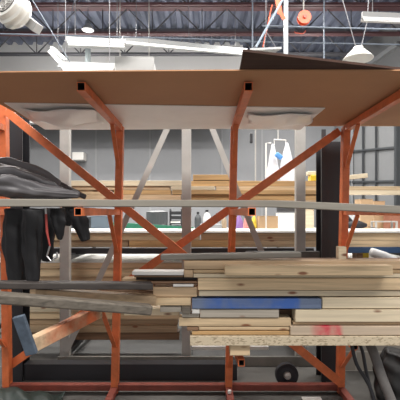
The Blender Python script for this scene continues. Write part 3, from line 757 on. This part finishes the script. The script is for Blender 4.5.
# dark tarp at lower left
rnd = random.Random(3); bm = B(); g = []; nx, ny = 22, 12
for i in range(nx + 1):
    r = []
    for j in range(ny + 1):
        u, v = i / nx, j / ny; x = -1.69 + .5 * u; y = 3.22 + .32 * v
        z = .02 + .13 * max(0, 1 - u * 1.15) * math.sin(.4 + v * 2.6) + .018 * math.sin(13 * u + 7 * v) + rnd.uniform(0, .012)
        r.append(bm.verts.new((x, y, max(.008, z))))
    g.append(r)
for i in range(nx):
    for j in range(ny): bm.faces.new((g[i][j], g[i + 1][j], g[i + 1][j + 1], g[i][j + 1]))
o = obj('tarpaulin', bm, plain('dark_green_tarp', (.022, .035, .03), .5), smooth=True); so = o.modifiers.new('s', 'SOLIDIFY'); so.thickness = .004
tag(o, 'dark green crumpled tarpaulin on the floor by the left post', 'tarpaulin')
tag(box('paper_scrap', (P(303, 0, 3.45).x, 3.42, .002), (P(322, 0, 3.45).x, 3.5, .012), W['white']), 'white scrap lying on the floor near the right post', 'scrap')
tag(box('paper_scrap', (P(228, 0, 3.4).x, 3.42, .07), (P(231.5, 0, 3.4).x, 3.45, .10), W['white'], bevel=.008), 'small white lump on the foot of the middle post', 'scrap')

# ------------------------------------------------------------------ overhead things
lampm = plain('lamp_white', (.5, .51, .51), .4, emit=(1, .98, .95), es=.0)
white = plain('fixture_white', (.42, .43, .43), .4)
def strip(p0, p1, w, label, name='strip_light', wires=(.15, .85), top=6.55):
    p0, p1 = Vector(p0), Vector(p1)
    t = thing(name, label, 'light', (p0 + p1) / 2)
    d = (p1 - p0).normalized(); s = d.cross(Vector((0, 0, 1))).normalized()
    bm = B(); add_bar(bm, p0 + Vector((0, 0, .05)), p1 + Vector((0, 0, .05)), w * .5, .06); obj('housing', bm, white, t)
    bm = B(); A = []
    for p in (p0, p1): A.append([bm.verts.new(p + s * a + Vector((0, 0, b))) for a, b in ((-w / 2, -.03), (-w / 4, .019), (w / 4, .019), (w / 2, -.03), (w / 2 - .01, -.03), (w / 4 - .005, .01), (-w / 4 + .005, .01), (-w / 2 + .01, -.03))])
    for k in range(8): bm.faces.new((A[0][k], A[0][(k + 1) % 8], A[1][(k + 1) % 8], A[1][k]))
    bm.faces.new(A[0][::-1]); bm.faces.new(A[1]); rf = obj('reflector', bm, lampm, t)
    for f in (-.05, .05) if w > .15 else (0,):
        bm = B(); add_tube(bm, [p0 + s * f + d * .03 + Vector((0, 0, -.008)), p1 + s * f - d * .03 + Vector((0, 0, -.008))], .015, 8); part2('tube_lamp', bm, plain('tube_glow', (1, 1, 1), .5, emit=(1, .98, .94), es=.7), rf)
    for f in wires:
        q = p0.lerp(p1, f) + Vector((0, 0, .08)); bm = B(); add_tube(bm, [q, (q.x, q.y, top)], .006, 5); obj('hanger_wire', bm, plain('wire_grey', (.16, .16, .17), .5), t)
    return t
strip(P(66, 42.5, 7.2), P(126, 45, 7.35), .30, 'short white strip light hung from the joists, over the left bay')
strip(P(122, 41, 7.7), P(246, 53, 9.0), .22, 'long white strip light running from the short light towards the orange ribbon', wires=(.1, .5, .9))
strip(P(52, 51, 8.2), P(65, 64, 6.9), .16, 'narrow strip light seen nearly end-on above the hardboard sheet', wires=(.5,))
strip(P(362, 18.5, 5.0), P(412, 20.5, 5.05), .08, 'white strip light at the upper right with a vertical hanger', wires=(.21,))
strip(P(60, 68, 6.3), P(115, 70, 6.35), .30, 'low white strip light just above the hardboard sheet', wires=(.1, .9), name='strip_light')
t = thing('air_duct', 'pale rectangular air duct end right of the low strip light', 'duct', P(134, 65, 7.6))
dm = plain('duct_white', (.36, .36, .35), .5)
bx_(116, 153, 57.5, 72, 7.6, .5, dm, 'duct_body', t, bevel=.01)
bx_(115, 154, 56.5, 73, 7.57, .028, dm, 'flange', t, bevel=.004)
for px in (120, 149):
    bm = B(); q = P(px, 57, 7.8); add_tube(bm, [q, (q.x, q.y, 6.6)], .007, 5); obj('hanger_rod', bm, gsteel, t)
bm = B(); add_tube(bm, [P(88, 70, 10.4), P(88, 47, 10.4), (P(88, 0, 10.4).x, 10.4, 6.6)], .07, 14)
tag(obj('hanging_flue_pipe', bm, plain('flue_grey', (.35, .40, .41), .4, .3), smooth=True), 'grey vertical flue pipe behind the short strip light', 'pipe')
t = thing('bay_lamp', 'small glowing bay lamp high up among the joists above the flue', 'lamp', P(88, 28, 9.2))
bm = B(); c = P(88, 30, 9.2); add_lathe(bm, c, [(.14, 0), (.10, .08), (.04, .14)], n=18); obj('shade', bm, white, t)
bm = B(); add_lathe(bm, c, [(.12, -.012), (.12, -.001)], n=18); obj('lens', bm, plain('tube_glow', (1, 1, 1)), t)
bm = B(); add_tube(bm, [c + Vector((0, 0, .14)), (c.x, c.y, 6.55)], .008, 6); obj('hanger_wire', bm, plain('wire_grey', (.16, .16, .17), .5), t)
# round white fan unit upper left with bracket
c = P(7, 4, 5.0); ax = Vector((-.42, -.80, .38)).normalized()
t = thing('ceiling_fan_unit', 'round white ribbed fan drum with a grille, hung at the upper left', 'fan', c)
bm = B(); add_lathe(bm, c - ax * .16, [(.13, -.10), (.20, -.05), (.225, 0), (.205, .02), (.205, .05), (.225, .06), (.225, .08), (.19, .10), (.185, .16), (.15, .17), (.15, .16)], axis=ax, n=36); obj('housing', bm, plain('fan_white', (.62, .62, .58), .45), t)
bm = B()
q = Vector((0, 0, 1)).rotation_difference(ax)
for r in (.045, .085, .125):
    ring = [c + ax * .02 + q @ Vector((r * math.cos(a * math.pi / 12), r * math.sin(a * math.pi / 12), 0)) for a in range(25)]
    add_tube(bm, ring, .006, 5)
for a in range(8): add_tube(bm, [c + ax * .02, c + ax * .02 + q @ Vector((.145 * math.cos(a * math.pi / 4), .145 * math.sin(a * math.pi / 4), 0))], .004, 5)
obj('grille', bm, gsteel, t)
bm = B(); add_lathe(bm, c + ax * .0, [(.13, .0), (.13, .012)], axis=ax, n=24); obj('back_plate', bm, plain('fan_dark', (.12, .12, .12), .6), t)
bar('bracket', P(20, 15, 5.3), P(38, 29, 5.2), .13, .12, white, t, bevel=.005)
bm = B(); add_tube(bm, [c - ax * .2, (c.x, c.y + .2, 6.55)], .012, 6); obj('hanger_rod', bm, gsteel, t)
# white hood lamp on two wires
c = P(358, 59.5, 6.0)
t = thing('hood_lamp', 'white flared hood hanging from two thin wires above the dark sheet', 'lamp', c)
bm = B(); add_lathe(bm, c, [(.215, 0), (.222, .01), (.10, .135), (.075, .15), (.07, .185), (.03, .19)], n=28); obj('shade', bm, plain('hood_white', (.62, .62, .58), .5, emit=(1, .97, .9), es=.05), t, smooth=False)
for a, b in ((P(356, 47.5, 6.0), P(337, -20, 6.0)), (P(361, 47.5, 6.0), P(367, 22, 6.0)), (P(367, 22, 6.0), P(370, -20, 6.0))):
    bm = B(); add_tube(bm, [a, b], .007, 5); obj('hanger_wire', bm, plain('wire_grey', (.16, .16, .17), .5), t)
# white vertical pipe, orange ribbon and reels
tag(bar('hanging_pipe', P(285.7, 56, 6.5), Vector((P(285.7, 0, 6.5).x, 6.5, 6.6)), .065, .065, plain('pipe_white', (.36, .38, .40), .4), up=(0, 1, 0)), 'white square vertical pipe dropping behind the dark sheet', 'pipe')
orr = plain('orange_plastic', (.75, .10, .03), .45)
bm = B(); pts = [P(276, -8, 6.2), P(277, 6, 6.2), P(280, 14, 6.2), P(284.0, 20, 6.2)]
add_bar(bm, pts[0], pts[2], .075, .02, up=(0, 1, 0)); add_bar(bm, pts[2] + Vector((-.0, -.022, .01)), pts[3] + Vector((0, -.022, 0)), .055, .018, up=(0, 1, 0))
tag(obj('orange_ribbon', bm, orr), 'orange hanging strap beside the white vertical pipe', 'strap')
def cable(pts, r, mat, label, name='hanging_cable'):
    bm = B(); add_tube(bm, pts, r, 6); return tag(obj(name, bm, mat), label, 'cable')
cable([P(287, -8, 6.0), P(256, 47, 6.0)], .018, plain('pale_blue', (.27, .33, .40), .4), 'pale blue cable slanting down from the white pipe to the shade')
cable([P(272, 5, 6.3), P(263, 47, 6.1)], .009, orr, 'thin orange cable running down beside the pale blue cable')
t = thing('orange_reel', 'orange round hose reel high up on the joists', 'reel', P(304, 18, 7.0))
c = P(304, 18, 7.0); bm = B(); add_lathe(bm, c, [(.06, -.05), (.115, -.05), (.115, -.03), (.05, -.03), (.05, .03), (.115, .03), (.115, .05), (.06, .05)], axis=(0, -1, 0), n=26); obj('drum', bm, orr, t)
bm = B(); add_lathe(bm, c + Vector((0, -.06, 0)), [(.03, -.01), (.03, .02)], axis=(0, -1, 0), n=14); obj('hub', bm, plain('dull_red', (.4, .08, .05), .5), t)
bm = B(); add_tube(bm, [c + Vector((0, .03, .06)), (c.x, 7.03, 6.6)], .012, 6); obj('hanger_rod', bm, gsteel, t)
bm = B(); c = P(300, 30, 7.1); add_tube(bm, [c + Vector((.10 * math.cos(a * math.pi / 12), .02 * math.sin(a), .07 * math.sin(a * math.pi / 12))) for a in range(13, 24)], .009, 6)
tag(obj('hanging_cable', bm, plain('dull_red', (.4, .08, .05), .5)), 'dull red loop of cable under the orange reel', 'cable')
# little tent shaped lamp with three wires
t = thing('hanging_lamp', 'flat white lamp shade hung by splayed wires at the end of the dark sheet', 'lamp', P(265, 50, 6.1))
bm = B(); a = P(249, 51.5, 6.1); b = P(280, 50, 6.1); add_sheet(bm, [(a.x, 5.98, a.z), (b.x, 5.98, b.z), (b.x - .05, 6.2, b.z + .03), (a.x + .05, 6.2, a.z + .03)], .03); obj('shade', bm, white, t)
for px in (253, 264, 277):
    bm = B(); add_tube(bm, [P(px, 49.3, 6.1), P(266, 31, 6.1)], .006, 5); obj('hanger_wire', bm, plain('wire_grey', (.16, .16, .17), .5), t)
bm = B(); add_tube(bm, [P(266, 31, 6.1), (P(266, 0, 6.1).x, 6.1, 6.55)], .006, 5); obj('hanger_wire', bm, plain('wire_grey', (.16, .16, .17), .5), t)
# conduits
cd = plain('conduit_blue', (.14, .165, .20), .5, .2)
for i, (a, b, r, lab) in enumerate((
   (P(262, 26, 6.6), P(420, 30, 6.6), .014, 'thin blue-grey conduit running level behind the orange reel'),
   (P(236, 41.5, 7.4), P(420, 45, 7.4), .012, 'lower thin conduit running level above the dark sheet'),
   (Vector((P(252.5, 0, 7.2).x, 7.2, 6.6)), P(252.5, 50, 7.2), .014, 'vertical conduit left of the white vertical pipe'),
   (Vector((P(324, 0, 7.2).x, 7.2, 6.6)), P(324, 60, 7.2), .014, 'vertical conduit between the orange reel and the hood lamp'),
   (P(-10, 33.5, 7.0), P(250, 40.5, 7.0), .012, 'long thin conduit running across the left joists'),
   (P(30, -4, 6.2), P(70, 62, 6.2), .006, 'thin wire slanting down behind the fan drum'),
   (P(75, -4, 7.8), P(66, 40, 7.4), .007, 'thin wire above the left end of the short strip light'))):
    cable([a, b], r, cd, lab, name='hanging_conduit')

# ------------------------------------------------------------------ groups of repeats
for o in COL.objects:
    if o.parent or not o.get('category'): continue
    n = o.name.split('.')[0]; lab = o['label']
    g = dict(hanging_garment='black garments hanging at the left', fabric_roll='cloth heap at the left', bottle='bottles on the bench', cardboard_box='boxes on the bench',
             storage_box='dark boxes on the bench', strip_light='strip lights', conduit='conduits under the roof', hanging_conduit='conduits under the roof', vacuum_hose='hoses under the shelf', hanging_sack='white sacks',
             timber_beam='beams on the left arms', plastic_film='plastic film under the white sheet', plastic_bag='bags on the bench', laminate_sheet='white sheets on the rear lumber').get(n)
    if not g and 'rear middle stack' in lab and n == 'lumber_board': g = 'boards in the rear middle stack'
    if not g and 'eye level' in lab: g = 'boards in the rear stack below eye level'
    if not g and 'lowest rear pile' in lab: g = 'boards in the lowest rear pile'
    if not g and 'second row of the front pile' in lab: g = 'boards in the second row of the front pile'
    if g and not o.get('group'): o['group'] = g
# ------------------------------------------------------------------ light
def area(loc, sx, sy, e, col=(1, .97, .93), rot=(0, 0, 0)):
    l = bpy.data.lights.new('ceiling_light', 'AREA'); l.shape = 'RECTANGLE'; l.size = sx; l.size_y = sy; l.energy = e; l.color = col
    o = bpy.data.objects.new('ceiling_light', l); o.location = loc; o.rotation_euler = rot; COL.objects.link(o); return o
area((-2.2, .2, 5.85), 4, 2.6, 260)
area((2.4, .2, 5.85), 4, 2.6, 310)
area((-3, 8.6, 5.6), 3, .5, 190); area((2.4, 8.6, 5.6), 3, .5, 110)
area((-2.5, 5.3, 5.85), 4, 1.0, 230); area((2.8, 5.3, 5.85), 4, 1.0, 230)
area((-1.5, 11.2, 5.2), 4, .5, 240); area((2.4, 11.2, 5.2), 3, .5, 60)
for loc, e in (((2.7, 10.2, 5.0), 62), ((-3.2, 10.3, 5.0), 55), ((-.3, 10.2, 5.1), 25)):  # unseen point fills added to brighten the upper walls and roof
    l = bpy.data.lights.new('fill_light', 'POINT'); l.energy = e; l.shadow_soft_size = .3; l.color = (1, .97, .93)
    o = bpy.data.objects.new('fill_light', l); o.location = loc; COL.objects.link(o)
w = bpy.data.worlds.new('world'); S.world = w; w.use_nodes = True
w.node_tree.nodes['Background'].inputs[0].default_value = (.98, .97, .98, 1); w.node_tree.nodes['Background'].inputs[1].default_value = .5

cam = bpy.data.cameras.new('camera'); co = bpy.data.objects.new('camera', cam); COL.objects.link(co)
co.location = (0, 0, EYE); co.rotation_euler = (math.pi / 2, 0, 0)
cam.sensor_width = 36; cam.sensor_height = 36; cam.lens = 36.0; cam.shift_y = (HOR - 200) / 400; cam.clip_start = .05
S.camera = co
S.view_settings.view_transform = 'Standard'; S.view_settings.look = 'None'; S.view_settings.gamma = 1
S.view_settings.exposure = 0.5
S.cycles.use_denoising = True
